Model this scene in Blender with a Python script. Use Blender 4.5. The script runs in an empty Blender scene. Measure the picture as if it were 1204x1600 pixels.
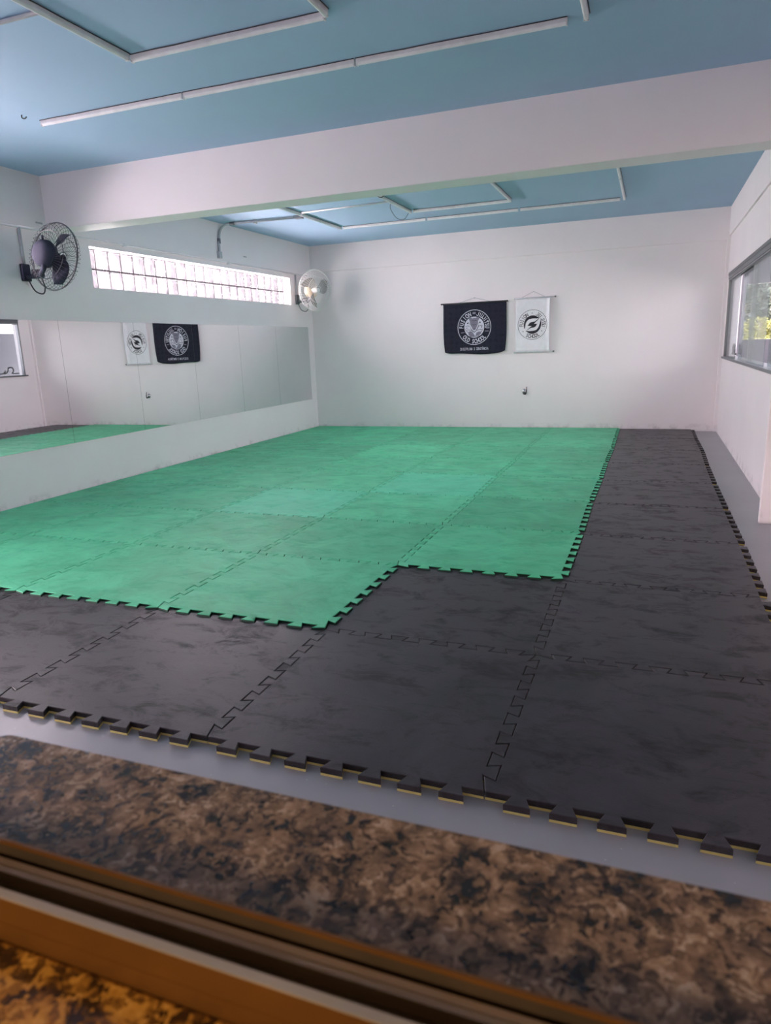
import bpy, bmesh, math, random
from mathutils import Vector, Matrix
random.seed(7)
C = bpy.context.scene.collection
PI = math.pi
H = 0.03                       # floor is z = 0, mat tops are at z = H

# ------------------------------------------------------------------ helpers
def obj(name, bm, mat, parent=None, smooth=False, kind=None):
    me = bpy.data.meshes.new(name)
    bmesh.ops.recalc_face_normals(bm, faces=bm.faces[:])
    bm.to_mesh(me); bm.free()
    if smooth:
        for p in me.polygons: p.use_smooth = True
    o = bpy.data.objects.new(name, me); C.objects.link(o)
    for m in (mat if isinstance(mat, (list, tuple)) else [mat]): me.materials.append(m)
    if parent:
        o.parent = parent
        o.matrix_parent_inverse = parent.matrix_basis.inverted()
    if kind: o['kind'] = kind
    return o

def rebase(o, loc):
    """move the origin of a top-level mesh object to loc, keeping the geometry in place"""
    o.data.transform(Matrix.Translation(-Vector(loc))); o.location = loc
    return o

def tag(o, label, cat, group=None):
    o['label'] = label; o['category'] = cat
    if group: o['group'] = group
    return o

def thing(name, label, cat, loc=(0, 0, 0), rotz=0, group=None):
    o = bpy.data.objects.new(name, None); C.objects.link(o)
    o.empty_display_size = 0.1
    o.location = loc; o.rotation_euler = (0, 0, rotz)
    return tag(o, label, cat, group)

def setting(name, loc=(0, 0, 0)):
    o = bpy.data.objects.new(name, None); C.objects.link(o); o.location = loc
    o.empty_display_size = 0.1; o['kind'] = 'structure'
    return o

def add_box(bm, a, b, mi=0, M=None):
    x0, y0, z0 = a; x1, y1, z1 = b
    vs = [bm.verts.new(p) for p in ((x0,y0,z0),(x1,y0,z0),(x1,y1,z0),(x0,y1,z0),(x0,y0,z1),(x1,y0,z1),(x1,y1,z1),(x0,y1,z1))]
    for f in ((0,3,2,1),(4,5,6,7),(0,1,5,4),(1,2,6,5),(2,3,7,6),(3,0,4,7)):
        bm.faces.new([vs[i] for i in f]).material_index = mi
    if M: bmesh.ops.transform(bm, matrix=M, verts=vs)
    return vs

def box(a, b, M=None, bev=0.0, seg=2):
    bm = bmesh.new(); add_box(bm, a, b, 0, M)
    if bev: bmesh.ops.bevel(bm, geom=bm.edges[:], offset=bev, segments=seg, affect='EDGES', profile=0.5)
    return bm

def add_tube(bm, pts, r, seg=8, closed=False, cap=True):
    pts = [Vector(p) for p in pts]; n = len(pts); rings = []
    rr = r if isinstance(r, (list, tuple)) else [r]*n
    prev = None
    for i, p in enumerate(pts):
        if closed: t = pts[(i+1) % n]-pts[i-1]
        else: t = pts[min(i+1, n-1)]-pts[max(i-1, 0)]
        t.normalize()
        if prev is None:
            a = Vector((0,0,1)) if abs(t.z) < .9 else Vector((1,0,0))
            u = t.cross(a).normalized()
        else:
            u = (prev-t*prev.dot(t))
            u = u.normalized() if u.length > 1e-6 else t.orthogonal().normalized()
        prev = u; v = t.cross(u)
        rings.append([bm.verts.new(p+(u*math.cos(2*PI*k/seg)+v*math.sin(2*PI*k/seg))*rr[i]) for k in range(seg)])
    m = n if closed else n-1
    for i in range(m):
        A, B = rings[i], rings[(i+1) % n]
        for k in range(seg):
            bm.faces.new((A[k], A[(k+1) % seg], B[(k+1) % seg], B[k]))
    if cap and not closed:
        bm.faces.new(rings[0][::-1]); bm.faces.new(rings[-1])

def tube(pts, r, seg=8, closed=False):
    bm = bmesh.new(); add_tube(bm, pts, r, seg, closed); return bm

def add_lathe(bm, prof, M=None, seg=32):
    """prof: list of (radius, height) revolved round local z"""
    rings = []; allv = []
    for r, h in prof:
        if r < 1e-6: ring = [bm.verts.new((0, 0, h))]
        else: ring = [bm.verts.new((r*math.cos(2*PI*k/seg), r*math.sin(2*PI*k/seg), h)) for k in range(seg)]
        rings.append(ring); allv += ring
    for A, B in zip(rings, rings[1:]):
        for k in range(seg):
            k2 = (k+1) % seg
            if len(A) == 1 and len(B) == 1: continue
            if len(A) == 1: bm.faces.new((A[0], B[k], B[k2]))
            elif len(B) == 1: bm.faces.new((A[k], A[k2], B[0]))
            else: bm.faces.new((A[k], A[k2], B[k2], B[k]))
    if M: bmesh.ops.transform(bm, matrix=M, verts=allv)

def bez(p0, p1, p2, n=10):
    p0, p1, p2 = map(Vector, (p0, p1, p2))
    return [p0*(1-t)**2+p1*2*t*(1-t)+p2*t*t for t in [i/n for i in range(n+1)]]

def smooth_path(pts, n=6):
    """Catmull-Rom through pts"""
    P = [Vector(p) for p in pts]; out = []
    for i in range(len(P)-1):
        a, b, c, d = P[max(i-1, 0)], P[i], P[i+1], P[min(i+2, len(P)-1)]
        for k in range(n):
            t = k/n
            out.append(0.5*((2*b)+(c-a)*t+(2*a-5*b+4*c-d)*t*t+(3*b-a-3*c+d)*t**3))
    return out+[P[-1]]

def slab_with_holes(u0, u1, v0, v1, holes, w0, w1, axis):
    """a wall: rectangle in (u, v) with rectangular holes, thickness w0..w1 along axis ('x','y','z')"""
    us = sorted({u0, u1, *[h[0] for h in holes], *[h[1] for h in holes]})
    vs = sorted({v0, v1, *[h[2] for h in holes], *[h[3] for h in holes]})
    us = [u for u in us if u0 <= u <= u1]; vs = [v for v in vs if v0 <= v <= v1]
    def P(u, v, w): return {'x': (w, u, v), 'y': (u, w, v), 'z': (u, v, w)}[axis]
    nu, nv = len(us)-1, len(vs)-1
    def solid(i, j):
        if not (0 <= i < nu and 0 <= j < nv): return False
        cu, cv = (us[i]+us[i+1])/2, (vs[j]+vs[j+1])/2
        return not any(h[0] < cu < h[1] and h[2] < cv < h[3] for h in holes)
    bm = bmesh.new(); cache = {}
    def V(u, v, w):
        k = (round(u, 5), round(v, 5), round(w, 5))
        if k not in cache: cache[k] = bm.verts.new(P(u, v, w))
        return cache[k]
    for i in range(nu):
        for j in range(nv):
            if not solid(i, j): continue
            a, b, c, d = us[i], us[i+1], vs[j], vs[j+1]
            for w in (w0, w1): bm.faces.new((V(a,c,w), V(b,c,w), V(b,d,w), V(a,d,w)))
            if not solid(i-1, j): bm.faces.new((V(a,c,w0), V(a,d,w0), V(a,d,w1), V(a,c,w1)))
            if not solid(i+1, j): bm.faces.new((V(b,c,w0), V(b,d,w0), V(b,d,w1), V(b,c,w1)))
            if not solid(i, j-1): bm.faces.new((V(a,c,w0), V(b,c,w0), V(b,c,w1), V(a,c,w1)))
            if not solid(i, j+1): bm.faces.new((V(a,d,w0), V(b,d,w0), V(b,d,w1), V(a,d,w1)))
    return bm

def dup(root, loc, rotz=None):
    r = root.copy(); C.objects.link(r); r.location = loc
    if rotz is not None: r.rotation_euler = (0, 0, rotz)
    for ch in root.children:
        c = ch.copy(); C.objects.link(c); c.parent = r
        for g in ch.children:
            d = g.copy(); C.objects.link(d); d.parent = c
    return r

# ------------------------------------------------------------------ materials
class N:
    def __init__(s, name):
        s.m = bpy.data.materials.new(name); s.m.use_nodes = True
        s.t = s.m.node_tree; s.t.nodes.clear()
        s.out = s.n('ShaderNodeOutputMaterial')
    def n(s, typ, **kw):
        d = s.t.nodes.new(typ)
        for k, v in kw.items():
            if k.startswith('i_'): d.inputs[k[2:]].default_value = v
            else: setattr(d, k, v)
        return d
    def l(s, a, b): s.t.links.new(a, b)
    def coords(s, which='Object', scale=(1, 1, 1), rand=False):
        tc = s.n('ShaderNodeTexCoord'); mp = s.n('ShaderNodeMapping'); mp.inputs['Scale'].default_value = scale
        s.l(tc.outputs[which], mp.inputs['Vector'])
        if rand:
            oi = s.n('ShaderNodeObjectInfo'); mul = s.n('ShaderNodeMath', operation='MULTIPLY'); mul.inputs[1].default_value = 37.0
            s.l(oi.outputs['Random'], mul.inputs[0]); s.l(mul.outputs[0], mp.inputs['Location'])
        return mp.outputs['Vector']
    def noise(s, vec, scale, detail=3, rough=.55, dist=0.0):
        d = s.n('ShaderNodeTexNoise'); d.inputs['Scale'].default_value = scale; d.inputs['Detail'].default_value = detail
        d.inputs['Roughness'].default_value = rough; d.inputs['Distortion'].default_value = dist
        s.l(vec, d.inputs['Vector']); return d.outputs['Fac']
    def ramp(s, fac, stops):
        d = s.n('ShaderNodeValToRGB'); e = d.color_ramp.elements
        while len(e) < len(stops): e.new(.5)
        for el, (p, c) in zip(e, stops):
            el.position = p; el.color = (*c, 1) if len(c) == 3 else c
        s.l(fac, d.inputs['Fac']); return d.outputs['Color']
    def mix(s, fac, a, b, mode='MIX'):
        d = s.n('ShaderNodeMix', data_type='RGBA', blend_type=mode)
        if isinstance(fac, (int, float)): d.inputs[0].default_value = fac
        else: s.l(fac, d.inputs[0])
        for i, v in ((6, a), (7, b)):
            if isinstance(v, tuple): d.inputs[i].default_value = (*v, 1)
            else: s.l(v, d.inputs[i])
        return d.outputs[2]
    def bsdf(s, color, rough=.5, metal=0.0, spec=.5, bump=None, bstr=.2, bdist=.01, coat=0.0):
        b = s.n('ShaderNodeBsdfPrincipled')
        if isinstance(color, tuple): b.inputs['Base Color'].default_value = (*color, 1)
        else: s.l(color, b.inputs['Base Color'])
        if isinstance(rough, (int, float)): b.inputs['Roughness'].default_value = rough
        else: s.l(rough, b.inputs['Roughness'])
        b.inputs['Metallic'].default_value = metal; b.inputs['Specular IOR Level'].default_value = spec
        b.inputs['Coat Weight'].default_value = coat
        if bump is not None:
            d = s.n('ShaderNodeBump'); d.inputs['Strength'].default_value = bstr; d.inputs['Distance'].default_value = bdist
            s.l(bump, d.inputs['Height']); s.l(d.outputs['Normal'], b.inputs['Normal'])
        s.l(b.outputs[0], s.out.inputs[0]); return b

def plain(name, col, rough=.5, metal=0.0, var=.06, spec=.5):
    k = N(name); v = k.coords(); f = k.noise(v, 18, 3)
    c = k.ramp(f, [(.3, tuple(x*(1-var) for x in col)), (.7, tuple(min(1, x*(1+var)) for x in col))])
    k.bsdf(c, rough, metal, spec); return k.m

def wall_mat():
    k = N('white_wall_paint'); v = k.coords()
    f = k.noise(v, 1.3, 4); col = k.ramp(f, [(.3, (.825, .768, .778)), (.7, (.865, .803, .813))])
    # scuffed plaster along the foot of the wall
    sep = k.n('ShaderNodeSeparateXYZ'); k.l(v, sep.inputs[0])
    mr = k.n('ShaderNodeMapRange'); mr.inputs['From Min'].default_value = .05; mr.inputs['From Max'].default_value = .12
    mr.inputs['To Min'].default_value = 1; mr.inputs['To Max'].default_value = 0; k.l(sep.outputs['Z'], mr.inputs['Value'])
    d = k.noise(v, 7, 6, .7); dm = k.n('ShaderNodeMapRange'); dm.inputs['From Min'].default_value = .5; dm.inputs['From Max'].default_value = .68
    k.l(d, dm.inputs['Value']); mul = k.n('ShaderNodeMath', operation='MULTIPLY'); k.l(mr.outputs[0], mul.inputs[0]); k.l(dm.outputs[0], mul.inputs[1])
    mul2 = k.n('ShaderNodeMath', operation='MULTIPLY'); k.l(mul.outputs[0], mul2.inputs[0]); mul2.inputs[1].default_value = .55
    col = k.mix(mul2.outputs[0], col, (.38, .36, .35))
    b = k.noise(v, 90, 3)
    k.bsdf(col, .55, spec=.35, bump=b, bstr=.05, bdist=.004); return k.m

def ceiling_mat():
    k = N('pale_blue_ceiling_paint'); v = k.coords()
    f = k.noise(v, .9, 4); col = k.ramp(f, [(.3, (.32, .475, .645)), (.7, (.35, .505, .675))])
    k.bsdf(col, .6, spec=.3, bump=k.noise(v, 60, 3), bstr=.04, bdist=.004); return k.m

def floor_mat():
    k = N('grey_floor_paint'); v = k.coords()
    f = k.noise(v, 1.6, 5); col = k.ramp(f, [(.3, (.255, .255, .275)), (.7, (.30, .30, .318))])
    sp = k.noise(v, 55, 2); m = k.n('ShaderNodeMapRange'); m.inputs['From Min'].default_value = .735; m.inputs['From Max'].default_value = .78
    k.l(sp, m.inputs['Value']); col = k.mix(m.outputs[0], col, (.62, .6, .6))
    k.bsdf(col, .33, spec=.5, bump=k.noise(v, 25, 4), bstr=.05, bdist=.01); return k.m

def eva_mat(name, lo, hi, scuff, scuff_amt, rough):
    k = N(name); v = k.coords(rand=True)
    f = k.noise(v, 2.6, 7, .66, .8); col = k.ramp(f, [(.36, lo), (.64, hi)])
    # rubbed streaks and dark scuffs
    vs = k.coords(scale=(2.0, 3.4, 1), rand=True)
    g = k.noise(vs, 2.4, 9, .74, .5); m = k.n('ShaderNodeMapRange'); m.inputs['From Min'].default_value = .50; m.inputs['From Max'].default_value = .66
    k.l(g, m.inputs['Value']); mm = k.n('ShaderNodeMath', operation='MULTIPLY'); mm.inputs[1].default_value = scuff_amt; k.l(m.outputs[0], mm.inputs[0])
    col = k.mix(mm.outputs[0], col, scuff)
    mp2 = k.n('ShaderNodeMapping'); mp2.inputs['Rotation'].default_value = (0, 0, .9); mp2.inputs['Scale'].default_value = (1.2, 9, 1); k.l(v, mp2.inputs[0])
    g2 = k.noise(mp2.outputs[0], 3.6, 6, .66, .5); m2 = k.n('ShaderNodeMapRange'); m2.inputs['From Min'].default_value = .60; m2.inputs['From Max'].default_value = .68
    k.l(g2, m2.inputs['Value']); mm2 = k.n('ShaderNodeMath', operation='MULTIPLY'); mm2.inputs[1].default_value = scuff_amt; k.l(m2.outputs[0], mm2.inputs[0])
    col = k.mix(mm2.outputs[0], col, scuff)
    oi = k.n('ShaderNodeObjectInfo'); r = k.n('ShaderNodeMapRange'); r.inputs['To Min'].default_value = .90; r.inputs['To Max'].default_value = 1.10
    k.l(oi.outputs['Random'], r.inputs['Value'])
    col2 = k.n('ShaderNodeVectorMath', operation='SCALE'); k.l(col, col2.inputs[0]); k.l(r.outputs[0], col2.inputs['Scale'])
    rr = k.n('ShaderNodeMapRange'); rr.inputs['To Min'].default_value = rough-.06; rr.inputs['To Max'].default_value = rough+.10; k.l(f, rr.inputs['Value'])
    sc_ = k.n('ShaderNodeMath', operation='MULTIPLY_ADD'); sc_.inputs[1].default_value = .22; k.l(m.outputs[0], sc_.inputs[0]); k.l(rr.outputs[0], sc_.inputs[2])
    k.bsdf(col2.outputs[0], sc_.outputs[0], spec=.38, bump=k.noise(v, 130, 3), bstr=.18, bdist=.003); return k.m

def granite(name, stops):
    k = N(name); v = k.coords()
    vo = k.n('ShaderNodeTexVoronoi'); vo.inputs['Scale'].default_value = 150
    nz = k.n('ShaderNodeTexNoise'); nz.inputs['Scale'].default_value = 60; nz.inputs['Detail'].default_value = 4; k.l(v, nz.inputs['Vector'])
    ad = k.mix(.05, v, nz.outputs['Color']); k.l(ad, vo.inputs['Vector'])
    sep = k.n('ShaderNodeSeparateColor'); k.l(vo.outputs['Color'], sep.inputs[0])
    big = k.noise(v, 40, 6, .66, .2)
    a = k.n('ShaderNodeMath', operation='MULTIPLY_ADD'); a.inputs[1].default_value = .46; a.inputs[2].default_value = -.23; k.l(sep.outputs[0], a.inputs[0])
    b = k.n('ShaderNodeMath', operation='MULTIPLY_ADD'); b.inputs[1].default_value = 1.5; k.l(big, b.inputs[0]); k.l(a.outputs[0], b.inputs[2])
    c = k.n('ShaderNodeMath', operation='SUBTRACT'); c.inputs[1].default_value = .25; k.l(b.outputs[0], c.inputs[0])
    col = k.ramp(c.outputs[0], stops)
    k.bsdf(col, .22, spec=.5); return k.m

def mirror_mat():
    k = N('mirror_silver'); v = k.coords(); f = k.noise(v, 2, 2)
    c = k.ramp(f, [(.3, (.80, .82, .825)), (.7, (.83, .845, .85))])
    k.bsdf(c, .012, metal=1.0); return k.m

def pane_mat(name, tint=(.86, .9, .9)):
    k = N(name); tr = k.n('ShaderNodeBsdfTransparent'); tr.inputs[0].default_value = (*tint, 1)
    gl = k.n('ShaderNodeBsdfGlossy'); gl.inputs['Roughness'].default_value = .01; gl.inputs[0].default_value = (.9, .93, .93, 1)
    fr = k.n('ShaderNodeFresnel'); fr.inputs[0].default_value = 1.45
    sc = k.n('ShaderNodeMath', operation='MULTIPLY'); sc.inputs[1].default_value = .55; k.l(fr.outputs[0], sc.inputs[0])
    mx = k.n('ShaderNodeMixShader'); k.l(sc.outputs[0], mx.inputs[0]); k.l(tr.outputs[0], mx.inputs[1]); k.l(gl.outputs[0], mx.inputs[2])
    k.l(mx.outputs[0], k.out.inputs[0]); return k.m

def glass_block_mat():
    k = N('wavy_glass_block'); v = k.coords()
    w = k.n('ShaderNodeTexWave'); w.wave_type = 'BANDS'; w.bands_direction = 'DIAGONAL'
    w.inputs['Scale'].default_value = 5.5; w.inputs['Distortion'].default_value = 9.0; w.inputs['Detail'].default_value = 2; w.inputs['Detail Scale'].default_value = 2.2
    k.l(v, w.inputs['Vector'])
    tint = k.ramp(w.outputs['Fac'], [(.25, (.78, .78, .80)), (.6, (1.0, 1.0, 1.0))])
    tr = k.n('ShaderNodeBsdfTransparent'); k.l(tint, tr.inputs[0])
    tl = k.n('ShaderNodeBsdfTranslucent'); tl.inputs[0].default_value = (.85, .88, .9, 1)
    gl = k.n('ShaderNodeBsdfGlossy'); gl.inputs['Roughness'].default_value = .08
    bp = k.n('ShaderNodeBump'); bp.inputs['Strength'].default_value = .6; bp.inputs['Distance'].default_value = .02; k.l(w.outputs['Fac'], bp.inputs['Height'])
    k.l(bp.outputs[0], gl.inputs['Normal'])
    m1 = k.n('ShaderNodeMixShader'); m1.inputs[0].default_value = .012; k.l(tr.outputs[0], m1.inputs[1]); k.l(tl.outputs[0], m1.inputs[2])
    m2 = k.n('ShaderNodeMixShader'); m2.inputs[0].default_value = .06; k.l(m1.outputs[0], m2.inputs[1]); k.l(gl.outputs[0], m2.inputs[2])
    k.l(m2.outputs[0], k.out.inputs[0]); return k.m

def leaf_mat(name, a, b):
    k = N(name); v = k.coords(); f = k.noise(v, 2.5, 4)
    c = k.ramp(f, [(.35, a), (.65, b)])
    d = k.n('ShaderNodeBsdfDiffuse'); t = k.n('ShaderNodeBsdfTranslucent'); k.l(c, d.inputs[0]); k.l(c, t.inputs[0])
    mx = k.n('ShaderNodeMixShader'); mx.inputs[0].default_value = .45; k.l(d.outputs[0], mx.inputs[1]); k.l(t.outputs[0], mx.inputs[2])
    k.l(mx.outputs[0], k.out.inputs[0]); return k.m

def cloth_mat():
    k = N('navy_black_banner_cloth'); v = k.coords(scale=(1, 1, 1))
    br = k.n('ShaderNodeTexChecker'); br.inputs['Scale'].default_value = 16
    mp = k.n('ShaderNodeMapping'); mp.inputs['Rotation'].default_value = (0, PI/4, 0); k.l(v, mp.inputs[0]); k.l(mp.outputs[0], br.inputs[0])
    f = k.noise(v, 14, 4)
    a = k.ramp(f, [(.3, (.012, .013, .024)), (.7, (.022, .023, .038))])
    c = k.mix(br.outputs['Fac'], a, (.020, .021, .036)); 
    k.bsdf(c, .85, spec=.2, bump=k.noise(v, 260, 2), bstr=.1, bdist=.002); return k.m

M = {}
M['wall'] = wall_mat(); M['ceil'] = ceiling_mat(); M['floor'] = floor_mat()
M['green'] = eva_mat('green_eva_foam', (.058, .43, .215), (.10, .60, .32), (.040, .32, .165), .28, .48)
M['mint'] = eva_mat('mint_eva_foam', (.085, .57, .325), (.12, .69, .41), (.06, .45, .26), .25, .48)
M['black'] = eva_mat('black_eva_foam', (.023, .0195, .023), (.046, .040, .047), (.008, .007, .008), .65, .40)
M['yellow'] = plain('yellow_eva_foam', (.58, .49, .17), .8)
M['green_shaded'] = plain('shaded_green_eva_foam', (.005, .040, .024), .8)
M['mirror'] = mirror_mat()
M['mirror_edge'] = plain('mirror_edge_glass', (.05, .07, .065), .3)
M['block'] = glass_block_mat()
M['mortar'] = plain('grey_mortar', (.055, .052, .058), .9)
M['pane'] = pane_mat('clear_tempered_glass')
M['alu'] = plain('grey_aluminium', (.16, .17, .185), .38, .6)
M['alu_light'] = plain('bright_aluminium', (.55, .56, .58), .35, .7)
M['white_plastic'] = plain('white_plastic', (.72, .70, .72), .4)
M['diffuser'] = plain('milky_diffuser', (.80, .79, .80), .3)
M['conduit'] = plain('grey_conduit', (.42, .43, .46), .4)
M['wire'] = plain('dark_wire', (.03, .03, .04), .5)
M['fan_dark'] = plain('dark_fan_plastic', (.036, .038, .062), .8, 0, .06, .2)
M['fan_dark_guard'] = plain('dark_guard_wire', (.05, .05, .065), .4)
M['fan_blade'] = plain('grey_fan_blade', (.33, .31, .29), .25)
M['fan_cream'] = plain('cream_fan_motor', (.78, .62, .42), .4)
M['fan_white'] = plain('white_guard_wire', (.78, .76, .73), .35)
M['granite'] = granite('brown_granite', [(.22, (.014, .012, .012)), (.36, (.055, .040, .031)), (.52, (.15, .100, .068)), (.72, (.27, .185, .125)), (.9, (.40, .32, .26))])
M['granite_gold'] = granite('golden_granite', [(.25, (.030, .014, .006)), (.40, (.12, .055, .012)), (.54, (.34, .17, .032)), (.74, (.46, .25, .055)), (.9, (.55, .33, .10))])
M['bronze'] = plain('bronze_anodised_aluminium', (.155, .068, .017), .42, .5, .1)
M['bronze_worn'] = plain('worn_bronze', (.22, .165, .125), .45, .4, .1)
M['alu_worn'] = plain('worn_aluminium', (.36, .32, .29), .45, .4, .1)
M['bronze_shaded'] = plain('shaded_bronze_groove', (.035, .022, .014), .7, 0, .3)
M['navy'] = cloth_mat()
M['print_white'] = plain('white_print', (.60, .60, .68), .8)
M['print_grey'] = plain('grey_print', (.20, .19, .25), .8)
M['print_black'] = plain('black_print', (.018, .018, .028), .8)
M['white_cloth'] = plain('white_banner_vinyl', (.80, .79, .82), .5, 0, .03)
M['rod_black'] = plain('black_rod', (.02, .02, .025), .4)
M['rod_grey'] = plain('pale_rod', (.55, .55, .58), .35)
M['string'] = plain('grey_string', (.35, .34, .35), .8)
M['chrome'] = plain('chrome', (.5, .5, .52), .18, .9)
M['dark_metal'] = plain('dark_metal', (.03, .03, .035), .35, .3)
M['hall'] = plain('hall_paint', (.42, .38, .34), .7)
M['hall_floor'] = plain('hall_floor_tile', (.25, .22, .2), .5)
M['veranda'] = plain('grey_veranda_render', (.20, .20, .215), .8)
M['leaf_yellow'] = leaf_mat('yellow_green_leaves', (.095, .100, .030), (.140, .142, .055))
M['leaf_dark'] = leaf_mat('blue_green_leaves', (.040, .055, .042), (.080, .092, .076))
M['bark'] = plain('bark', (.10, .075, .05), .9, 0, .3)
M['hill'] = plain('hillside_forest', (.022, .030, .026), .95, 0, .35)
M['backdrop'] = plain('dark_backdrop', (.027, .026, .027), .95, 0, .3)
M['ground_blocker'] = plain('dark_ground_blocker', (.035, .034, .034), .9, 0, .2)
M['marks'] = plain('wall_scuff', (.42, .41, .43), .8)

# ------------------------------------------------------------------ the setting
XL, XR, YF, YN = -4.98, 1.31, 9.05, -1.42
ZC = 2.96+H
obj('floor', slab_with_holes(-5.18, 3.8, -1.62, 12.15, [], -.12, 0, 'z'), M['floor'], kind='structure')
obj('ceiling', slab_with_holes(-5.18, 3.8, -1.62, 12.15, [], ZC, ZC+.15, 'z'), M['ceil'], kind='structure')
GB1 = (4.09, 8.33, 2.013+H, 2.415+H)       # the strip of glass blocks behind the mirrors' end of the room
GB2 = (.85, 2.965, 2.013+H, 2.415+H)     # the same strip in the near bay
GL = (-1.15, .60, .06, .80)              # added low opening, unseen left of the view, to let in daylight
obj('wall_left', slab_with_holes(-1.62, 9.25, 0, ZC, [GB1, GB2, GL], XL-.20, XL, 'x'), M['wall'], kind='structure')
obj('wall_back', slab_with_holes(XL-.2, XR+.15, 0, ZC, [], YF, YF+.2, 'y'), M['wall'], kind='structure')
WR = (4.05, 8.76, 1.02+H, 2.09+H)
WR2 = (-1.05, 3.2, 1.02+H, 2.09+H)
obj('wall_right', slab_with_holes(-1.62, 12.15, 0, ZC, [WR, WR2], XR, XR+.15, 'x'), M['wall'], kind='structure')
WN = (-.135, 1.22, .985+H, 2.12+H)
WN2 = (-4.2, -.75, 1.02+H, 2.12+H)
obj('wall_front', slab_with_holes(XL-.2, XR+.15, 0, ZC, [WN], YN-.20, YN, 'y'), M['wall'], kind='structure')
# downstand beam across the room, ring-beam ledges, corner strip, right-hand jamb
obj('trim_1', box((XL, 3.55, 2.495+H), (XR, 3.80, ZC+.02), bev=.006), M['wall'], kind='structure')
obj('trim_2', box((XL, YF-.022, 2.545+H), (XR, YF+.05, ZC+.02), bev=.004), M['wall'], kind='structure')
obj('trim_3', box((XL-.05, YN-.05, 2.492+H), (XL+.022, YF+.02, ZC+.02), bev=.004), M['wall'], kind='structure')
obj('trim_4', box((XR-.022, YN-.05, 2.59+H), (XR+.05, YF+.02, ZC+.02), bev=.004), M['wall'], kind='structure')
obj('trim_5', box((XR-.040, YF-.035, -.01), (XR+.05, YF+.05, 2.56+H), bev=.004), M['wall'], kind='structure')
obj('trim_6', box((1.192, 3.70, -.01), (XR+.05, 3.745, 2.5+H), bev=.006), M['wall'], kind='structure')
# veranda beyond the right-hand window
obj('wall_veranda_end', slab_with_holes(XR+.15, 3.8, 0, ZC, [(1.862, 3.45, 1.204+H, 2.138+H)], 12.0, 12.15, 'y'), M['veranda'], kind='structure')
obj('wall_veranda_outer', slab_with_holes(-1.62, 12.15, 0, ZC, [(3.5, 9.3, 1.2, 2.85), (9.7, 11.85, 1.95, 2.85)], 3.65, 3.8, 'x'), M['veranda'], kind='structure')  # nearer, wide opening is out of view, added to bring in daylight
obj('wall_veranda_near', slab_with_holes(XR+.15, 3.8, 0, ZC, [], -1.62, -1.5, 'y'), M['veranda'], kind='structure')
# hall the picture is taken from
obj('floor_hall', box((-.5, -3.9, -.12), (3.2, -1.62, 0)), M['hall_floor'], kind='structure')
obj('ceiling_hall', box((-.5, -3.9, 2.7), (3.2, -1.62, 2.8)), M['hall'], kind='structure')
obj('wall_hall_back', box((-.5, -3.9, 0), (3.2, -3.8, 2.7)), M['hall'], kind='structure')
obj('wall_hall_left', box((-.5, -3.8, 0), (-.4, -1.62, 2.7)), M['hall'], kind='structure')
obj('wall_hall_right', box((3.1, -3.8, 0), (3.2, -1.62, 2.7)), M['hall'], kind='structure')

# glass-block strips
def glass_blocks(name, hole, n):
    y0, y1, z0, z1 = hole
    w = setting(name, (XL-.12, (y0+y1)/2, z0))
    bw = (y1-y0)/n; bh = (z1-z0)/2
    gb = bmesh.new(); mo = bmesh.new(); g = .0065
    for i in range(n):
        for j in range(2):
            a = (XL-.190, y0+i*bw+g, z0+j*bh+g); b = (XL-.115, y0+(i+1)*bw-g, z0+(j+1)*bh-g)
            add_box(gb, a, b)
    bmesh.ops.bevel(gb, geom=gb.edges[:], offset=.006, segments=2, affect='EDGES', profile=.5)
    for i in range(n+1):
        add_box(mo, (XL-.186, y0+i*bw-g, z0), (XL-.120, y0+i*bw+g, z1))
    for j in range(3):
        for i in range(n):
            add_box(mo, (XL-.186, y0+i*bw+g, z0+j*bh-g), (XL-.120, y0+(i+1)*bw-g, z0+j*bh+g))
    obj('glass_blocks', gb, M['block'], w, smooth=False)
    obj('mortar', mo, M['mortar'], w)
    return w
glass_blocks('window_1', GB1, 22)
glass_blocks('window_2', GB2, 11)

# right-hand window: rails, jamb profile, sill and sliding tempered panes
def right_window(name, hole, panes):
    y0, y1, z0, z1 = hole
    w = setting(name, (XR+.05, (y0+y1)/2, z0))
    bm = bmesh.new()
    add_box(bm, (XR-.012, y0, z1-.075), (XR+.07, y1, z1)); add_box(bm, (XR-.018, y0, z1-.030), (XR-.010, y1, z1+.004))
    add_box(bm, (XR+.005, y0, z1-.095), (XR+.018, y1, z1-.073)); add_box(bm, (XR+.05, y0, z1-.095), (XR+.063, y1, z1-.073))
    obj('top_rail', bm, M['alu'], w)
    bm = bmesh.new(); add_box(bm, (XR-.004, y0, z1-.085), (XR+.002, y1, z1-.078)); obj('rail_lip', bm, M['alu_light'], w)
    bm = bmesh.new(); add_box(bm, (XR-.005, y1-.022, z0), (XR+.06, y1, z1-.075)); add_box(bm, (XR-.005, y0, z0), (XR+.06, y0+.022, z1-.075)); obj('jamb_profile', bm, M['alu'], w)
    obj('sill', box((XR-.028, y0-.02, z0-.022), (XR+.155, y1+.045, z0+.004), bev=.003), M['alu'], w)
    step = (y1-y0)/panes
    for i in range(panes):
        off = .012 if i % 2 else .052
        obj('glass_pane', box((XR+off, y0+i*step-.03*(i > 0), z0+.004), (XR+off+.008, y0+(i+1)*step+.03*(i < panes-1), z1-.09)), M['pane'], w)
    return w
right_window('window_3', WR, 4)
right_window('window_4', WR2, 4)

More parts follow.
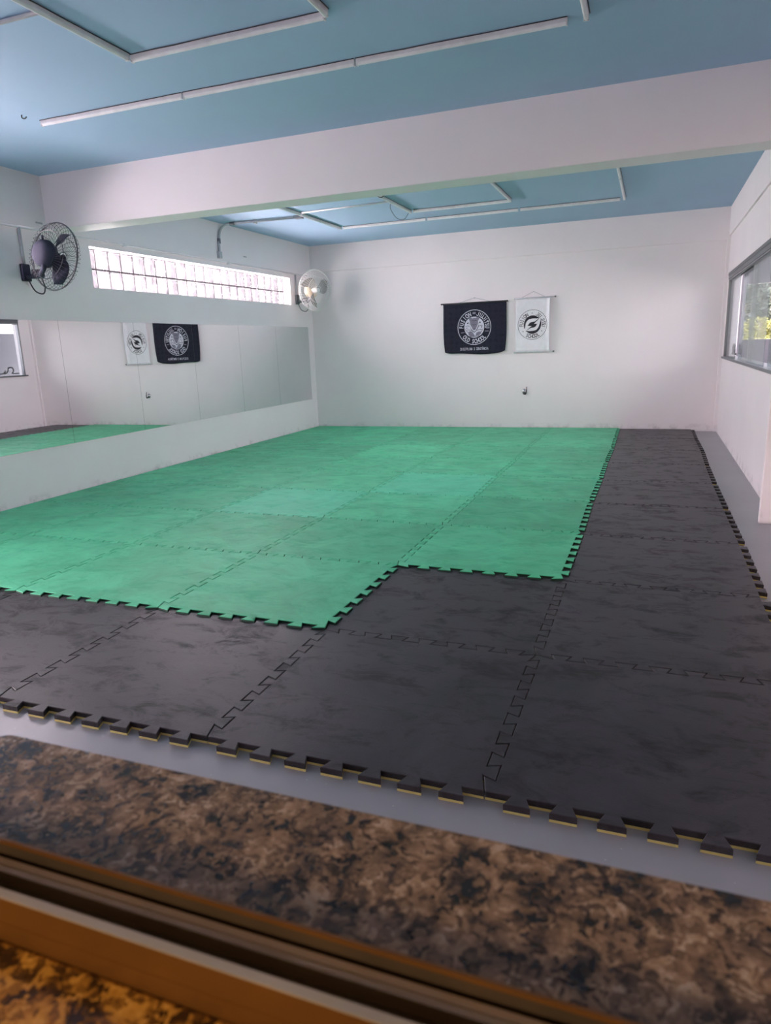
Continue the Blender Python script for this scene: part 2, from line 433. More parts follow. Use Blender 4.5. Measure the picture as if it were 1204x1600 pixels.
# serving window the picture is taken through: two granite slabs and a bronze sliding track
w5 = setting('window_5', (.5, -1.52, 1.0+H))
def sill_outline():
    bm = bmesh.new(); r = .012; x0, x1, ya, yb = -.118, 1.21, -1.402, -1.522
    pts = [(x0, yb), (x1, yb), (x1, ya)]+[(x0+r+r*math.cos(t), ya-r+r*math.sin(t)) for t in [PI/2+PI/2*k/6 for k in range(7)]]
    lo = [bm.verts.new((x, y, .97+H)) for x, y in pts]; up = [bm.verts.new((x, y, 1.0+H)) for x, y in pts]
    bm.faces.new(lo[::-1]); bm.faces.new(up)
    for i in range(len(pts)):
        j = (i+1) % len(pts); bm.faces.new((lo[i], lo[j], up[j], up[i]))
    return bm
obj('inner_sill', sill_outline(), M['granite'], w5)
obj('outer_sill', box((-.135, -1.70, .96+H), (1.22, -1.5615, .990+H), bev=.003), M['granite_gold'], w5)
tr = bmesh.new()
X0, X1 = -.135, 1.22
add_box(tr, (X0, -1.5615, .985+H), (X1, -1.522, 1.002+H))               # bed of the track
add_box(tr, (X0, -1.5245, 1.0172+H), (X1, -1.5222, 1.020+H))            # gold lip of the ridge on the room side
add_box(tr, (X0, -1.5612, 1.002+H), (X1, -1.5556, 1.0195+H))            # ridge on the hall side
obj('track', tr, M['bronze'], w5)
ld = bmesh.new(); add_box(ld, (X0, -1.5385, 1.002+H), (X1, -1.5345, 1.012+H)); add_box(ld, (X0, -1.5345, 1.002+H), (X1, -1.5335, 1.0108+H)); add_box(ld, (X0, -1.5335, 1.002+H), (X1, -1.5292, 1.012+H))
obj('track_ledge', ld, M['bronze_worn'], w5)
cp = bmesh.new(); add_box(cp, (X0, -1.5612, 1.0195+H), (X1, -1.5556, 1.0205+H)); obj('ridge_cap', cp, M['alu_worn'], w5)
gr = bmesh.new(); add_box(gr, (X0, -1.5244, 1.002+H), (X1, -1.5223, 1.0172+H)); add_box(gr, (X0, -1.5556, 1.0022+H), (X1, -1.5385, 1.0028+H)); add_box(gr, (X0, -1.5292, 1.0022+H), (X1, -1.5245, 1.0028+H))  # shade on the ridge side and groove floors is put into this colour
obj('track_groove', gr, M['bronze_shaded'], w5)
jb = bmesh.new(); add_box(jb, (-.135, -1.56, 1.0+H), (-.119, -1.522, 2.10+H)); add_box(jb, (1.205, -1.56, 1.0+H), (1.22, -1.522, 2.10+H)); add_box(jb, (-.135, -1.56, 2.10+H), (1.22, -1.522, 2.12+H))
obj('jamb_profile', jb, M['bronze'], w5)

# ------------------------------------------------------------------ puzzle mats
def seam(p, q, sign, free=False):
    """dovetail line from grid point p to q; sign tells which side the teeth lean to"""
    p, q = Vector(p), Vector(q); t = q-p; L = t.length; t.normalize(); n = Vector((-t.y, t.x))
    out = [p]; d = .0215*sign; lo, hi = (-d, d) if not free else (0.0, 2*d)
    pitch = L*.1335; first = L*.105
    for k in range(7):
        c = first+k*pitch
        neck, tip = .025, .042
        out += [p+t*(c-neck)+n*lo, p+t*(c-tip)+n*hi, p+t*(c+tip)+n*hi, p+t*(c+neck)+n*lo]
    return out          # without q
def inset(poly, g):
    n = len(poly); area = sum(poly[i].x*poly[(i+1) % n].y-poly[(i+1) % n].x*poly[i].y for i in range(n))
    s = 1 if area > 0 else -1; out = []
    for i in range(n):
        a, b, c = poly[i-1], poly[i], poly[(i+1) % n]
        e1, e2 = (b-a), (c-b)
        if e1.length < 1e-7 or e2.length < 1e-7: out.append(b.copy()); continue
        e1.normalize(); e2.normalize()
        n1, n2 = Vector((-e1.y, e1.x))*s, Vector((-e2.y, e2.x))*s
        m = n1+n2; den = 1+n1.dot(n2)
        out.append(b+m*(g/max(den, .35)))
    return out
COLX = {0: 0.0, 1: 0.985, -1: -1.0, -2: -1.995, -3: -3.015, -4: -4.02, -5: -4.965}
ROWS = [.0]+[float(i) for i in range(1, 9)]+[9.035]
jit = {}
def node(ci, rj):
    if (ci, rj) not in jit:
        rg = random.Random(ci*101+rj*7+3)
        jx = 0 if ci in (-5,) else rg.uniform(-.008, .008); jy = 0 if rj == 9 else rg.uniform(-.006, .006)
        jit[ci, rj] = Vector((COLX[ci]+jx, ROWS[rj]+.010*(rj == 0)+jy))
    return jit[ci, rj]
def line(a, b):
    """the shared edge between two neighbouring grid nodes; straight at the walls"""
    (ci, ri), (cj, rj) = a, b
    if ci == cj == -5 or ri == rj == 9: return [node(*a)]
    if (ci, ri) > (cj, rj):                                    # always generate in the same direction
        fwd = line(b, a); return [node(*a)]+fwd[:0:-1]
    if ri == rj == 0 or ci == cj == 1: return seam(node(*a), node(*b), -1, True)      # free edges: teeth stand out
    return seam(node(*a), node(*b), 1 if ri == rj else -1)
def mat_polygon(ci, rj):
    """tile between column lines ci-1..ci and rows rj..rj+1"""
    a, b, c, d = (ci-1, rj), (ci, rj), (ci, rj+1), (ci-1, rj+1)
    return [Vector(p) for p in line(a, b)+line(b, c)+line(c, d)+line(d, a)]
def prism(polys, zs, origin):
    bm = bmesh.new(); ox, oy = origin
    loops = [[bm.verts.new((p.x-ox, p.y-oy, z)) for p in poly] for poly, z in zip(polys, zs)]
    n = len(loops[0])
    for A, B in zip(loops, loops[1:]):
        for i in range(n): bm.faces.new((A[i], A[(i+1) % n], B[(i+1) % n], B[i]))
    bm.faces.new(loops[0][::-1]); bm.faces.new(loops[-1])
    return bm
ORD = ['nearest', 'second', 'third', 'fourth', 'fifth', 'sixth', 'seventh', 'eighth', 'ninth']
FAR = {8: 'touching the far wall', 7: 'second from the far wall', 6: 'third from the far wall', 5: 'fourth from the far wall', 4: 'fifth from the far wall',
       3: 'sixth from the far wall', 2: 'seventh from the far wall', 1: 'eighth from the far wall', 0: 'at the front edge'}
COLN = {1: 'right-hand black strip', 0: 'column beside the black strip', -1: 'second column from the black strip', -2: 'middle green column',
        -3: 'second column from the mirror wall', -4: 'column along the mirror wall'}
MINT = {(-2, 3), (-1, 4)}
for ci in (1, 0, -1, -2, -3, -4):
    for rj in range(9):
        black = ci == 1 or rj == 0 or (ci == 0 and rj == 1)
        if ci == -4 and rj == 0: continue
        poly = mat_polygon(ci, rj)
        cx, cy = (COLX[ci]+COLX[ci-1])/2, rj+.5
        gap = .0018 if black else .0021
        P0 = inset(poly, gap); P1 = inset(poly, gap+.0022)
        if black:
            lab = 'black puzzle mat, %s, %s' % (COLN[ci].replace('column beside the black strip', 'next to the right-hand black strip').replace('middle green column', 'third column from right-hand strip'), FAR[rj])
            t = thing('puzzle_mat', lab, 'foam mat', (cx, cy, 0), group='black puzzle mats')
            o = obj('bottom_layer', prism([P0, P0], [.0005, .0090], (cx, cy)), M['yellow']); o.parent = t
            o['label'] = 'yellow foam underside layer'
            o = obj('top_layer', prism([P0, P0, P1], [.0090, H-.002, H], (cx, cy)), M['black']); o.parent = t
        else:
            mint = (ci, rj) in MINT
            lab = '%s puzzle mat, %s, %s' % ('paler mint green' if mint else 'green', COLN[ci], FAR[rj])
            top = H+.012
            t = thing('puzzle_mat', lab, 'foam mat', (cx, cy, 0), group='green puzzle mats')
            o = obj('bottom_layer', prism([P0, P0], [.0005, top-.004], (cx, cy)), M['green_shaded']); o.parent = t  # shade on the cut sides is painted in as near-black green
            o['label'] = 'lower green foam layer with shade painted along the cut edge'
            o = obj('top_layer', prism([P0, P0, P1], [top-.004, top-.002, top], (cx, cy)), M['mint' if mint else 'green']); o.parent = t

# ------------------------------------------------------------------ mirrors
MY = [2.48, 3.54, 4.60, 5.66, 6.72, 7.757, 8.855]
ML = ['frameless wall mirror panel at the left edge of the view, showing the side window', 'frameless wall mirror panel below the glass blocks showing half of the white banner',
      'frameless wall mirror panel reflecting most of the black banner', 'frameless wall mirror panel third from the far corner',
      'frameless wall mirror panel second from the far corner', 'frameless wall mirror panel nearest the far corner, below the pale fan']
tilt = [.0, .002, -.001, .001, -.001, .001]
for i in range(6):
    bm = box((XL+.001, MY[i]+.0015, .49+H), (XL+.007, MY[i+1]-.0015, 1.675+H))
    o = obj('wall_mirror', bm, [M['mirror'], M['mirror_edge']])
    for p in o.data.polygons: p.material_index = 0 if abs(p.normal.x) > .9 else 1
    rebase(o, (XL+.001, MY[i], .49+H)); o.rotation_euler = (0, 0, 0)
    tag(o, ML[i], 'mirror', 'wall mirrors')

# ------------------------------------------------------------------ tube lights
def make_tube():
    t = thing('ceiling_tube_light', '', 'tube light', (0, 0, 0))
    L = 1.2
    obj('housing', box((0, -.0135, -.024), (L, .0135, .004), bev=.002), M['white_plastic'], t)
    bm = bmesh.new(); seg = 10; rings = []
    for x in (.008, L-.008):
        rings.append([bm.verts.new((x, .0125*math.cos(PI+PI*k/seg), -.0225+.015*math.sin(PI+PI*k/seg))) for k in range(seg+1)])
    for k in range(seg): bm.faces.new((rings[0][k], rings[0][k+1], rings[1][k+1], rings[1][k]))
    bm.faces.new(rings[0]); bm.faces.new(rings[1][::-1])
    bm.faces.new((rings[0][0], rings[1][0], rings[1][-1], rings[0][-1]))
    obj('diffuser', bm, M['diffuser'], t)
    for x in (0, L-.008): obj('end_cap', box((x, -.0138, -.0385), (x+.008, .0138, -.002), bev=.002), M['white_plastic'], t)
    pts = [(.0, -.0175, -.003)]+[(L*k/8, -.0175-.002*math.sin(k*2.1), -.003-.002*abs(math.cos(k*1.7))) for k in range(1, 8)]+[(L, -.0175, -.003)]
    obj('wire', tube(pts, .0024, 6), M['wire'], t)
    return t
TUBE = None
def place_tube(x, y, along, label, group):
    """tube starting at (x, y); along = 'x' or 'y'"""
    global TUBE
    if TUBE is None: TUBE = make_tube(); t = TUBE; t.location = (x, y, ZC); t.rotation_euler = (0, 0, 0 if along == 'x' else PI/2)
    else: t = dup(TUBE, (x, y, ZC), 0 if along == 'x' else PI/2)
    t['label'] = label; t['group'] = group
    return t
NB, FB = 'tube lights on the near ceiling', 'tube lights on the far ceiling'
for i, s in enumerate(('left', 'middle', 'right')):
    place_tube(-3.715+1.21*i, 2.405, 'x', 'white ceiling tube, %s third of the long run in front of the beam' % s, NB)
place_tube(-2.41, 1.80, 'x', 'white ceiling tube, far side of the near square of tubes', NB)
place_tube(-2.415, .575, 'y', 'white ceiling tube, left side of the near square of tubes', NB)
place_tube(-1.195, .58, 'y', 'white ceiling tube, right side of the near square of tubes', NB)
place_tube(0.0, 1.20, 'y', 'white ceiling tube ending right of the long run, at top right', NB)
for i, s in enumerate(('left', 'middle', 'right')):
    place_tube(-3.70+1.225*i, 7.60, 'x', 'white ceiling tube beyond the beam, %s third of run nearest far wall' % s, FB)
place_tube(-3.745, 6.42, 'y', 'ceiling tube seen dark beyond the beam, left edge, nearer the far wall', FB)
place_tube(-3.745, 5.20, 'y', 'ceiling tube seen dark beyond the beam, left edge, nearer the beam', FB)
place_tube(-2.51, 5.80, 'y', 'white ceiling tube beyond the beam, left side of the small square', FB)
place_tube(-1.25, 5.76, 'y', 'white ceiling tube beyond the beam, right side of the small square', FB)
place_tube(-2.465, 6.97, 'x', 'white ceiling tube beyond the beam, far side of the small square', FB)
place_tube(-2.475, 5.80, 'x', 'white ceiling tube beyond the beam, near side of the small square', FB)
place_tube(0.0, 6.39, 'y', 'white ceiling tube beyond the beam, right edge, nearer the far wall', FB)
place_tube(0.0, 5.17, 'y', 'white ceiling tube beyond the beam, right edge, nearer the beam', FB)

# surface conduits and loose wires on the ceiling
def run(name, pts, r, mat, label, cat, seg=8):
    o = obj(name, tube(pts, r, seg), mat, smooth=True); rebase(o, tuple(pts[0])); return tag(o, label, cat)
run('ceiling_conduit', [(-3.68, 1.185, ZC-.012), (-2.44, 1.185, ZC-.012)], .011, M['white_plastic'], 'thin white conduit on the ceiling at the top left corner', 'conduit')
run('ceiling_conduit', [(-3.70, 6.35, ZC-.012), (-2.53, 6.29, ZC-.012)], .010, M['white_plastic'], 'thin pale conduit between dark tube and small square beyond beam', 'conduit')
run('ceiling_wire', smooth_path([(-3.73, 2.25, ZC-.002), (-3.73, 2.25, ZC-.02), (-3.71, 2.255, ZC-.026), (-3.69, 2.25, ZC-.02)]), .004, M['wire'], 'short dark wire stub left of the long tube run', 'wire')
run('ceiling_wire', smooth_path([(-2.50, 5.72, ZC-.002), (-2.47, 5.69, ZC-.05), (-2.40, 5.68, ZC-.085), (-2.36, 5.68, ZC-.05), (-2.37, 5.69, ZC-.002)]), .004, M['wire'], 'dark wire loop hanging by the near corner of the small tube square', 'wire')
run('ceiling_wire', smooth_path([(-2.53, 6.35, ZC-.01), (-2.55, 6.37, ZC-.07), (-2.54, 6.55, ZC-.15), (-2.52, 6.78, ZC-.13), (-2.52, 6.95, ZC-.03)]), .003, M['wire'], 'dark wire drooping under the left tube of the small square', 'wire')

# conduit on the left wall that rises to the ceiling
t = thing('wall_conduit', 'grey conduit rising above the glass blocks and bending onto the ceiling', 'conduit', (XL+.03, 6.37, 2.53+H))
px = XL+.042
pth = [(px, 6.37, 2.53+H), (px, 6.38, 2.72+H)]+bez((px, 6.40, 2.80+H), (px, 6.43, ZC-.02), (px+.13, 6.47, ZC-.02), 8)+[(-3.86, 6.53, ZC-.02)]
obj('pipe', tube(pth, .016, 10), M['conduit'], t, True)
obj('coupling', tube([(px, 6.385, 2.70+H), (px, 6.387, 2.76+H)], .021, 10), M['alu'], t)
obj('coupling', tube([(px+.13, 6.47, ZC-.02), (px+.20, 6.475, ZC-.02)], .021, 10), M['alu'], t)
obj('end_fitting', box((XL+.02, 6.335, 2.515+H), (px+.022, 6.405, 2.60+H), bev=.008), M['conduit'], t)
obj('clip', box((-4.47, 6.48, ZC-.045), (-4.44, 6.54, ZC), bev=.003), M['conduit'], t)
obj('outlet_box', box((-3.90, 6.50, ZC-.035), (-3.80, 6.60, ZC), bev=.004), M['alu'], t)

# white conduit running along the ledge, with drops to the two fans
t = thing('ledge_conduit', 'thin white conduit running along the ledge above the glass blocks', 'conduit', (XL+.03, 6.0, 2.47+H))
zz = 2.478+H
obj('pipe', tube([(XL+.014, -1.3, zz), (XL+.014, 9.0, zz+.01)], .011, 8), M['white_plastic'], t, True)
obj('fan_drop', tube([(XL+.014, 3.24, zz), (XL+.014, 3.24, 2.16+H)], .013, 8), M['conduit'], t, True)
obj('fan_drop', tube([(XL+.014, 8.50, zz), (XL+.014, 8.50, 2.18+H)], .015, 8), M['conduit'], t, True)
for y in (4.6, 6.6):
    obj('clip', box((XL, y-.02, zz-.018), (XL+.03, y+.02, zz+.018), bev=.003), M['white_plastic'], t)
# small scuffs on the wall above the glass blocks
for loc, lab in (((XL+.024, 7.02, 2.60+H), 'small dark scuff high on the left wall above the glass blocks'), ((XL+.024, 3.47, 2.545+H), 'small dark scuff high on the left wall above the dark fan')):
    o = obj('wall_scuff', box((loc[0]-.003, loc[1]-.04, loc[2]-.008), (loc[0], loc[1]+.04, loc[2]+.008), bev=.001), M['marks']); rebase(o, loc); tag(o, lab, 'wall mark')

# ------------------------------------------------------------------ wall fans
def make_fan(label, base, disc, nrm, R, mats, spin):
    """base: bracket point on the wall; disc: centre of the blades; nrm: the way the air goes"""
    mot, bl, gd, br, hubm = mats
    t = thing('wall_fan', label, 'fan', base, group='wall fans')
    n = Vector(nrm).normalized(); D = Vector(disc); B = Vector(base)
    u = n.cross(Vector((0, 0, 1))).normalized(); v = u.cross(n)
    F = Matrix((( u.x, v.x, n.x, D.x), (u.y, v.y, n.y, D.y), (u.z, v.z, n.z, D.z), (0, 0, 0, 1)))
    # bracket and arm
    obj('wall_bracket', box((B.x-.001, B.y-.045, B.z-.075), (B.x+.035, B.y+.045, B.z+.075), bev=.008), br, t)
    back = D-n*.13
    elbow = B+Vector((.16, 0, -.035))
    obj('arm', tube(smooth_path([B+Vector((.03, 0, -.03)), elbow, back+Vector((0, 0, -.12)), back+Vector((0, 0, -.06))], 6), .022, 10), br, t, True)
    bm = bmesh.new(); add_lathe(bm, [(0, -.02), (.05, -.02), (.055, 0), (.05, .05), (0, .055)], Matrix.Translation(elbow), 20)
    obj('swivel_joint', bm, br, t, True)
    # motor: a domed drum behind the blades with vents
    bm = bmesh.new()
    add_lathe(bm, [(0, -.172), (.060, -.170), (.094, -.158), (.110, -.138), (.115, -.11), (.113, -.075), (.100, -.058), (.060, -.050), (0, -.048)], F, 36)
    m = obj('motor', bm, mot, t, True)
    bm = bmesh.new(); add_lathe(bm, [(.1145, -.105), (.118, -.103), (.118, -.092), (.1145, -.090)], F, 36); obj('motor_band', bm, br, m, True)
    kb = bmesh.new(); add_tube(kb, [D-n*.12+v*.110, D-n*.12+v*.150], .009, 8); obj('swing_knob', kb, br, m, True)
    # hub and blades
    bm = bmesh.new(); add_lathe(bm, [(0, -.06), (.042, -.058), (.045, .0), (.040, .028), (.020, .042), (0, .045)], F, 28)
    obj('hub', bm, hubm, t, True)
    for k in range(3):
        bm = bmesh.new(); grid = []; nr, na = 10, 6
        for i in range(nr+1):
            s = i/nr; r = .038+(R*.86-.038)*s
            wd = (.22+.95*math.sin(min(1, s*1.12)*PI*.62)**1.2)*(1-.72*max(0, s-.74)/.26)*.42*R/r
            wd = min(wd, 1.1); row = []
            for j in range(na+1):
                q = j/na-.5
                ang = spin+2*PI*k/3+q*wd*1.15-.62*s*s
                h = -.010+q*.085*(1-.35*s)+.02*(q*q)
                row.append((r*math.cos(ang), r*math.sin(ang), h))
            grid.append(row)
        top = [[bm.verts.new(F @ Vector((p[0], p[1], p[2]+.0016))) for p in row] for row in grid]
        bot = [[bm.verts.new(F @ Vector((p[0], p[1], p[2]-.0016))) for p in row] for row in grid]
        for i in range(nr):
            for j in range(na):
                bm.faces.new((top[i][j], top[i+1][j], top[i+1][j+1], top[i][j+1])); bm.faces.new((bot[i][j], bot[i][j+1], bot[i+1][j+1], bot[i+1][j]))
        edge = [(i, 0) for i in range(nr+1)]+[(nr, j) for j in range(1, na+1)]+[(i, na) for i in range(nr-1, -1, -1)]+[(0, j) for j in range(na-1, 0, -1)]
        for a, b in zip(edge, edge[1:]+edge[:1]):
            bm.faces.new((top[a[0]][a[1]], bot[a[0]][a[1]], bot[b[0]][b[1]], top[b[0]][b[1]]))
        obj('blade', bm, bl, t, True)
    # guard: rings and radial wires, back and front
    def guard(prof, nw, rings, rw):
        bm = bmesh.new()
        for r, h in rings:
            add_tube(bm, [F @ Vector((r*math.cos(2*PI*k/48), r*math.sin(2*PI*k/48), h)) for k in range(48)], rw*1.25, 6, closed=True)
        for k in range(nw):
            a = 2*PI*k/nw
            add_tube(bm, [F @ Vector((r*math.cos(a+tw), r*math.sin(a+tw), h)) for r, h, tw in prof], rw*.70, 5)
        return bm
    obj('back_guard', guard([(.10, -.085, 0), (R*.55, -.085, .10), (R*.86, -.070, .16), (R*.97, -.035, .18), (R, 0, .18)], 44, [(.10, -.085), (R*.72, -.080)], .0024), gd, t)
    obj('front_guard', guard([(.055, .078, 0), (R*.5, .082, .10), (R*.85, .066, .16), (R*.97, .03, .18), (R, 0, .18)], 44, [(.055, .078), (R*.62, .080)], .0024), gd, t)
    obj('guard_rim', tube([F @ Vector((R*math.cos(2*PI*k/64), R*math.sin(2*PI*k/64), 0)) for k in range(64)], .0062, 8, True), gd, t, True)
    bm = bmesh.new(); add_lathe(bm, [(0, .074), (.036, .074), (.040, .080), (.034, .088), (0, .092)], F, 28); obj('badge', bm, hubm, t, True)
    # power lead hanging in a loop under the bracket
    obj('power_lead', tube(smooth_path([B+Vector((.02, .02, -.07)), B+Vector((.05, .05, -.16)), B+Vector((.13, .06, -.185)), B+Vector((.19, .03, -.13)), B+Vector((.20, 0, -.05)), back+Vector((0, 0, -.05))]), .006, 8), M['wire'] if mot == M['fan_dark'] else br, t, True)
    return t
make_fan('dark wall fan on the left wall beside the beam', (XL, 3.24, 2.09+H), (-4.535, 3.180, 2.190+H), (.10, .97, -.14), .285,
         (M['fan_dark'], M['fan_dark'], M['fan_dark_guard'], M['fan_dark'], M['fan_dark']), 1.30)
make_fan('cream and white wall fan with grey blades near the far left corner', (XL, 8.52, 2.10+H), (-4.60, 8.44, 2.215+H), (.86, -.42, -.06), .31,
         (M['fan_cream'], M['fan_blade'], M['fan_white'], M['alu'], M['fan_white']), 1.0)

# ------------------------------------------------------------------ banners
def glyph_mesh(ch, size, bold, xs):
    if ch == 'J':                                              # plain upright J with a full hook
        w, c, st = .19*xs/.62, .72, .10
        cx_, r0, r1 = -.02, w-st, w+.0
        pts = [(w-st, c), (w, c)]+[(w*math.cos(a), .20+.20*math.sin(a)) for a in [-PI*k/8 for k in range(9)]]+[(r0*math.cos(a), .20+(.20-st)*math.sin(a)) for a in [-PI+PI*k/8 for k in range(9)]]
        P = [(x*size, y*size) for x, y in pts]; n = len(P); fs = [(0, 1, 2, n-1)]+[(2+k, 3+k, n-2-k, n-1-k) for k in range(8)]
        return P, fs
    cu = bpy.data.curves.new('g', 'FONT'); cu.body = ch; cu.size = size; cu.align_x = 'CENTER'; cu.offset = bold; cu.resolution_u = 3
    o = bpy.data.objects.new('g', cu); C.objects.link(o); bpy.context.view_layer.update()
    dg = bpy.context.evaluated_depsgraph_get(); me = bpy.data.meshes.new_from_object(o.evaluated_get(dg))
    vs = [(v.co.x*xs, v.co.y) for v in me.vertices]; fs = [tuple(p.vertices) for p in me.polygons]
    bpy.data.objects.remove(o); bpy.data.curves.remove(cu); bpy.data.meshes.remove(me)
    return vs, fs
def put(bm, vs, fs, f):
    w = [bm.verts.new(f(*v)) for v in vs]
    for q in fs:
        try: bm.faces.new([w[i] for i in q])
        except ValueError: pass
def arc_text(bm, text, cx, cz, r, a0, a1, size, bold, xs, surf, inside=False):
    """letters along an arc from angle a0 to a1 (degrees); inside = feet outward-down (bottom arc)"""
    n = len(text)
    for i, ch in enumerate(text):
        if ch == ' ': continue
        a = math.radians(a0+(a1-a0)*(i+.5)/n)
        vs, fs = glyph_mesh(ch, size, bold, xs)
        rot = a-PI/2 if not inside else a+PI/2
        ca, sa = math.cos(rot), math.sin(rot)
        rr = r-(.36*size if not inside else -.36*size)
        ox, oz = cx+rr*math.cos(a), cz+rr*math.sin(a)
        put(bm, vs, fs, lambda x, z: surf(ox+x*ca-z*sa, oz+x*sa+z*ca))
def ring(bm, cx, cz, r0, r1, surf, n=72):
    A = [bm.verts.new(surf(cx+r0*math.cos(2*PI*k/n), cz+r0*math.sin(2*PI*k/n))) for k in range(n)]
    B = [bm.verts.new(surf(cx+r1*math.cos(2*PI*k/n), cz+r1*math.sin(2*PI*k/n))) for k in range(n)]
    for k in range(n): bm.faces.new((A[k], A[(k+1) % n], B[(k+1) % n], B[k]))
def disc(bm, cx, cz, r, surf, n=40, nr=5):
    prev = None
    for i in range(1, nr+1):
        cur = [bm.verts.new(surf(cx+r*i/nr*math.cos(2*PI*k/n), cz+r*i/nr*math.sin(2*PI*k/n))) for k in range(n)]
        if prev is None: bm.faces.new(cur)
        else:
            for k in range(n): bm.faces.new((prev[k], prev[(k+1) % n], cur[(k+1) % n], cur[k]))
        prev = cur
def poly(bm, pts, surf): bm.faces.new([bm.verts.new(surf(*p)) for p in pts])
def cloth(x0, x1, z0, z1, yf, edge=lambda s, t: (0, 0), nu=40, nv=30, th=.0015):
    bm = bmesh.new(); L = []
    for side in (0, 1):
        g = []
        for i in range(nu+1):
            row = []
            for j in range(nv+1):
                s, t = i/nu, j/nv; dx, dz = edge(s, t)
                x, z = x0+(x1-x0)*s+dx, z0+(z1-z0)*t+dz
                row.append(bm.verts.new((x, yf(x, z)+side*th, z)))
            g.append(row)
        L.append(g)
    for g in L:
        for i in range(nu):
            for j in range(nv): bm.faces.new((g[i][j], g[i+1][j], g[i+1][j+1], g[i][j+1]))
    b = [(i, 0) for i in range(nu+1)]+[(nu, j) for j in range(1, nv+1)]+[(i, nv) for i in range(nu-1, -1, -1)]+[(0, j) for j in range(nv-1, 0, -1)]
    for p, q in zip(b, b[1:]+b[:1]):
        bm.faces.new((L[0][p[0]][p[1]], L[1][p[0]][p[1]], L[1][q[0]][q[1]], L[0][q[0]][q[1]]))
    return bm

# black banner
t = thing('wall_banner', 'black cloth banner with a white round emblem hanging on the far wall', 'banner', (-2.19, YF, 1.165+H))
yb = lambda x, z: YF-.030-.010*math.sin((x+2.7)*3.2)*(1.9+H-z)/.75-.006*math.sin(x*9)*(1.92+H-z)
def bedge(s, t_): return (.030*(1-t_)**2*(1-2*s)*.8+.012*math.sin(t_*5)*(s-.5), -.018*(1-t_)*math.sin(PI*s)*.2-(.030*(1-t_)**3)*(abs(2*s-1)**10)*(-1)+.010*(1-t_)*math.sin(s*7))
cl = obj('cloth', cloth(-2.690, -1.688, 1.160+H, 1.915+H, yb, bedge), M['navy'], t, True)
sb = lambda d: (lambda x, z: (x, yb(x, z)-d, z))
cx, cz = -2.192, 1.556+H; s1 = sb(.0012); s2 = sb(.0018); s3 = sb(.0024)
bm = bmesh.new(); ring(bm, cx, cz, .255, .264, s1)
arc_text(bm, 'FUSION', cx, cz, .207, 186, 103, .092, .0022, .66, s1)
arc_text(bm, 'JIUJITSU', cx, cz, .207, 79, -6, .092, .0022, .62, s1)
arc_text(bm, 'OLD SCHOOL', cx, cz, .207, 218, 322, .092, .0022, .62, s1, True)
x0 = cx-.222
for k, ch in enumerate('DISCIPLINA E CONSTÂNCIA'):
    vs, fs = glyph_mesh(ch, .056, .001, .52); u = x0+(k+.5)*.444/23
    put(bm, vs, fs, lambda x, z: s1(u+x, 1.213+H+z))
obj('lettering', bm, M['print_white'], cl)
bm = bmesh.new(); poly(bm, [(cx-.026, cz+.196), (cx+.022, cz+.196), (cx+.022, cz+.228), (cx-.026, cz+.228)], s1)
obj('dash', bm, M['print_grey'], cl); bm = bmesh.new(); poly(bm, [(cx-.21, cz-.085), (cx-.155, cz-.078), (cx-.155, cz-.066), (cx-.21, cz-.070)], s1); obj('dash', bm, M['print_grey'], cl); bm = bmesh.new(); poly(bm, [(cx+.165, cz-.068), (cx+.225, cz-.070), (cx+.225, cz-.056), (cx+.165, cz-.056)], s1)
obj('dash', bm, M['print_grey'], cl)
em = bmesh.new(); disc(em, cx, cz+.002, .158, s1, 48); emb = obj('emblem', em, M['print_white'], cl)
Q = lambda pts: [(cx+(a-610)/1806, cz-(b-618)/1806) for a, b in pts]
bm = bmesh.new()
poly(bm, Q([(455,370),(478,338),(505,332),(532,360),(548,378),(600,366),(660,370),(684,345),(715,332),(755,352),(758,395),(735,425),(720,445),(716,520),(690,590),(645,685),(612,700),(575,685),(530,600),(495,530),(482,450)]), s2)
poly(bm, Q([(440,745),(500,716),(555,738),(590,790),(640,862),(500,862),(445,820)]), s2)
poly(bm, Q([(640,850),(672,765),(745,738),(822,742),(800,800),(735,846)]), s2)
obj('figure', bm, M['print_grey'], emb)
bm = bmesh.new()
poly(bm, Q([(470,560),(485,590),(545,690),(612,742),(668,700),(720,590),(735,560),(742,585),(680,705),(612,765),(535,705)]), s3)
for a, b, w in ((425,505,20),(400,635,14),(775,490,20),(815,615,16),(612,655,10)): disc(bm, *Q([(a, b)])[0], w/1806, s3, 14, 1)
def stroke(pts, w):
    A = Q([(x, y-w) for x, y in pts]); B = Q([(x, y+w) for x, y in pts])
    for k in range(len(pts)-1): poly(bm, [A[k], A[k+1], B[k+1], B[k]], s3)
stroke([(365,600),(400,572),(440,570),(475,590)], 6); stroke([(380,690),(430,682),(500,690),(545,705)], 6); stroke([(350,660),(375,690),(400,730),(440,748)], 7)
stroke([(850,595),(815,570),(775,572),(738,592)], 6); stroke([(845,690),(790,682),(720,690),(675,705)], 6); stroke([(870,650),(850,690),(825,725),(800,740)], 7)
stroke([(440,470),(470,500),(490,540)], 6); stroke([(785,470),(750,500),(725,540)], 6); stroke([(540,440),(580,430),(610,446),(640,430),(680,440)], 5); stroke([(560,540),(610,556),(660,540)], 5)
stroke([(470,860),(540,872),(620,866),(700,868),(760,850)], 6)
obj('figure_lines', bm, M['print_black'], emb)
rz = 1.922+H
obj('rod', tube([(-2.722, YF-.028, rz), (-1.672, YF-.028, rz)], .011, 10), M['rod_black'], t, True)
obj('hanging_string', tube([(-2.42, YF-.028, rz+.01), (-2.19, YF-.012, rz+.072), (-1.95, YF-.028, rz+.01)], .0028, 6), M['string'], t)
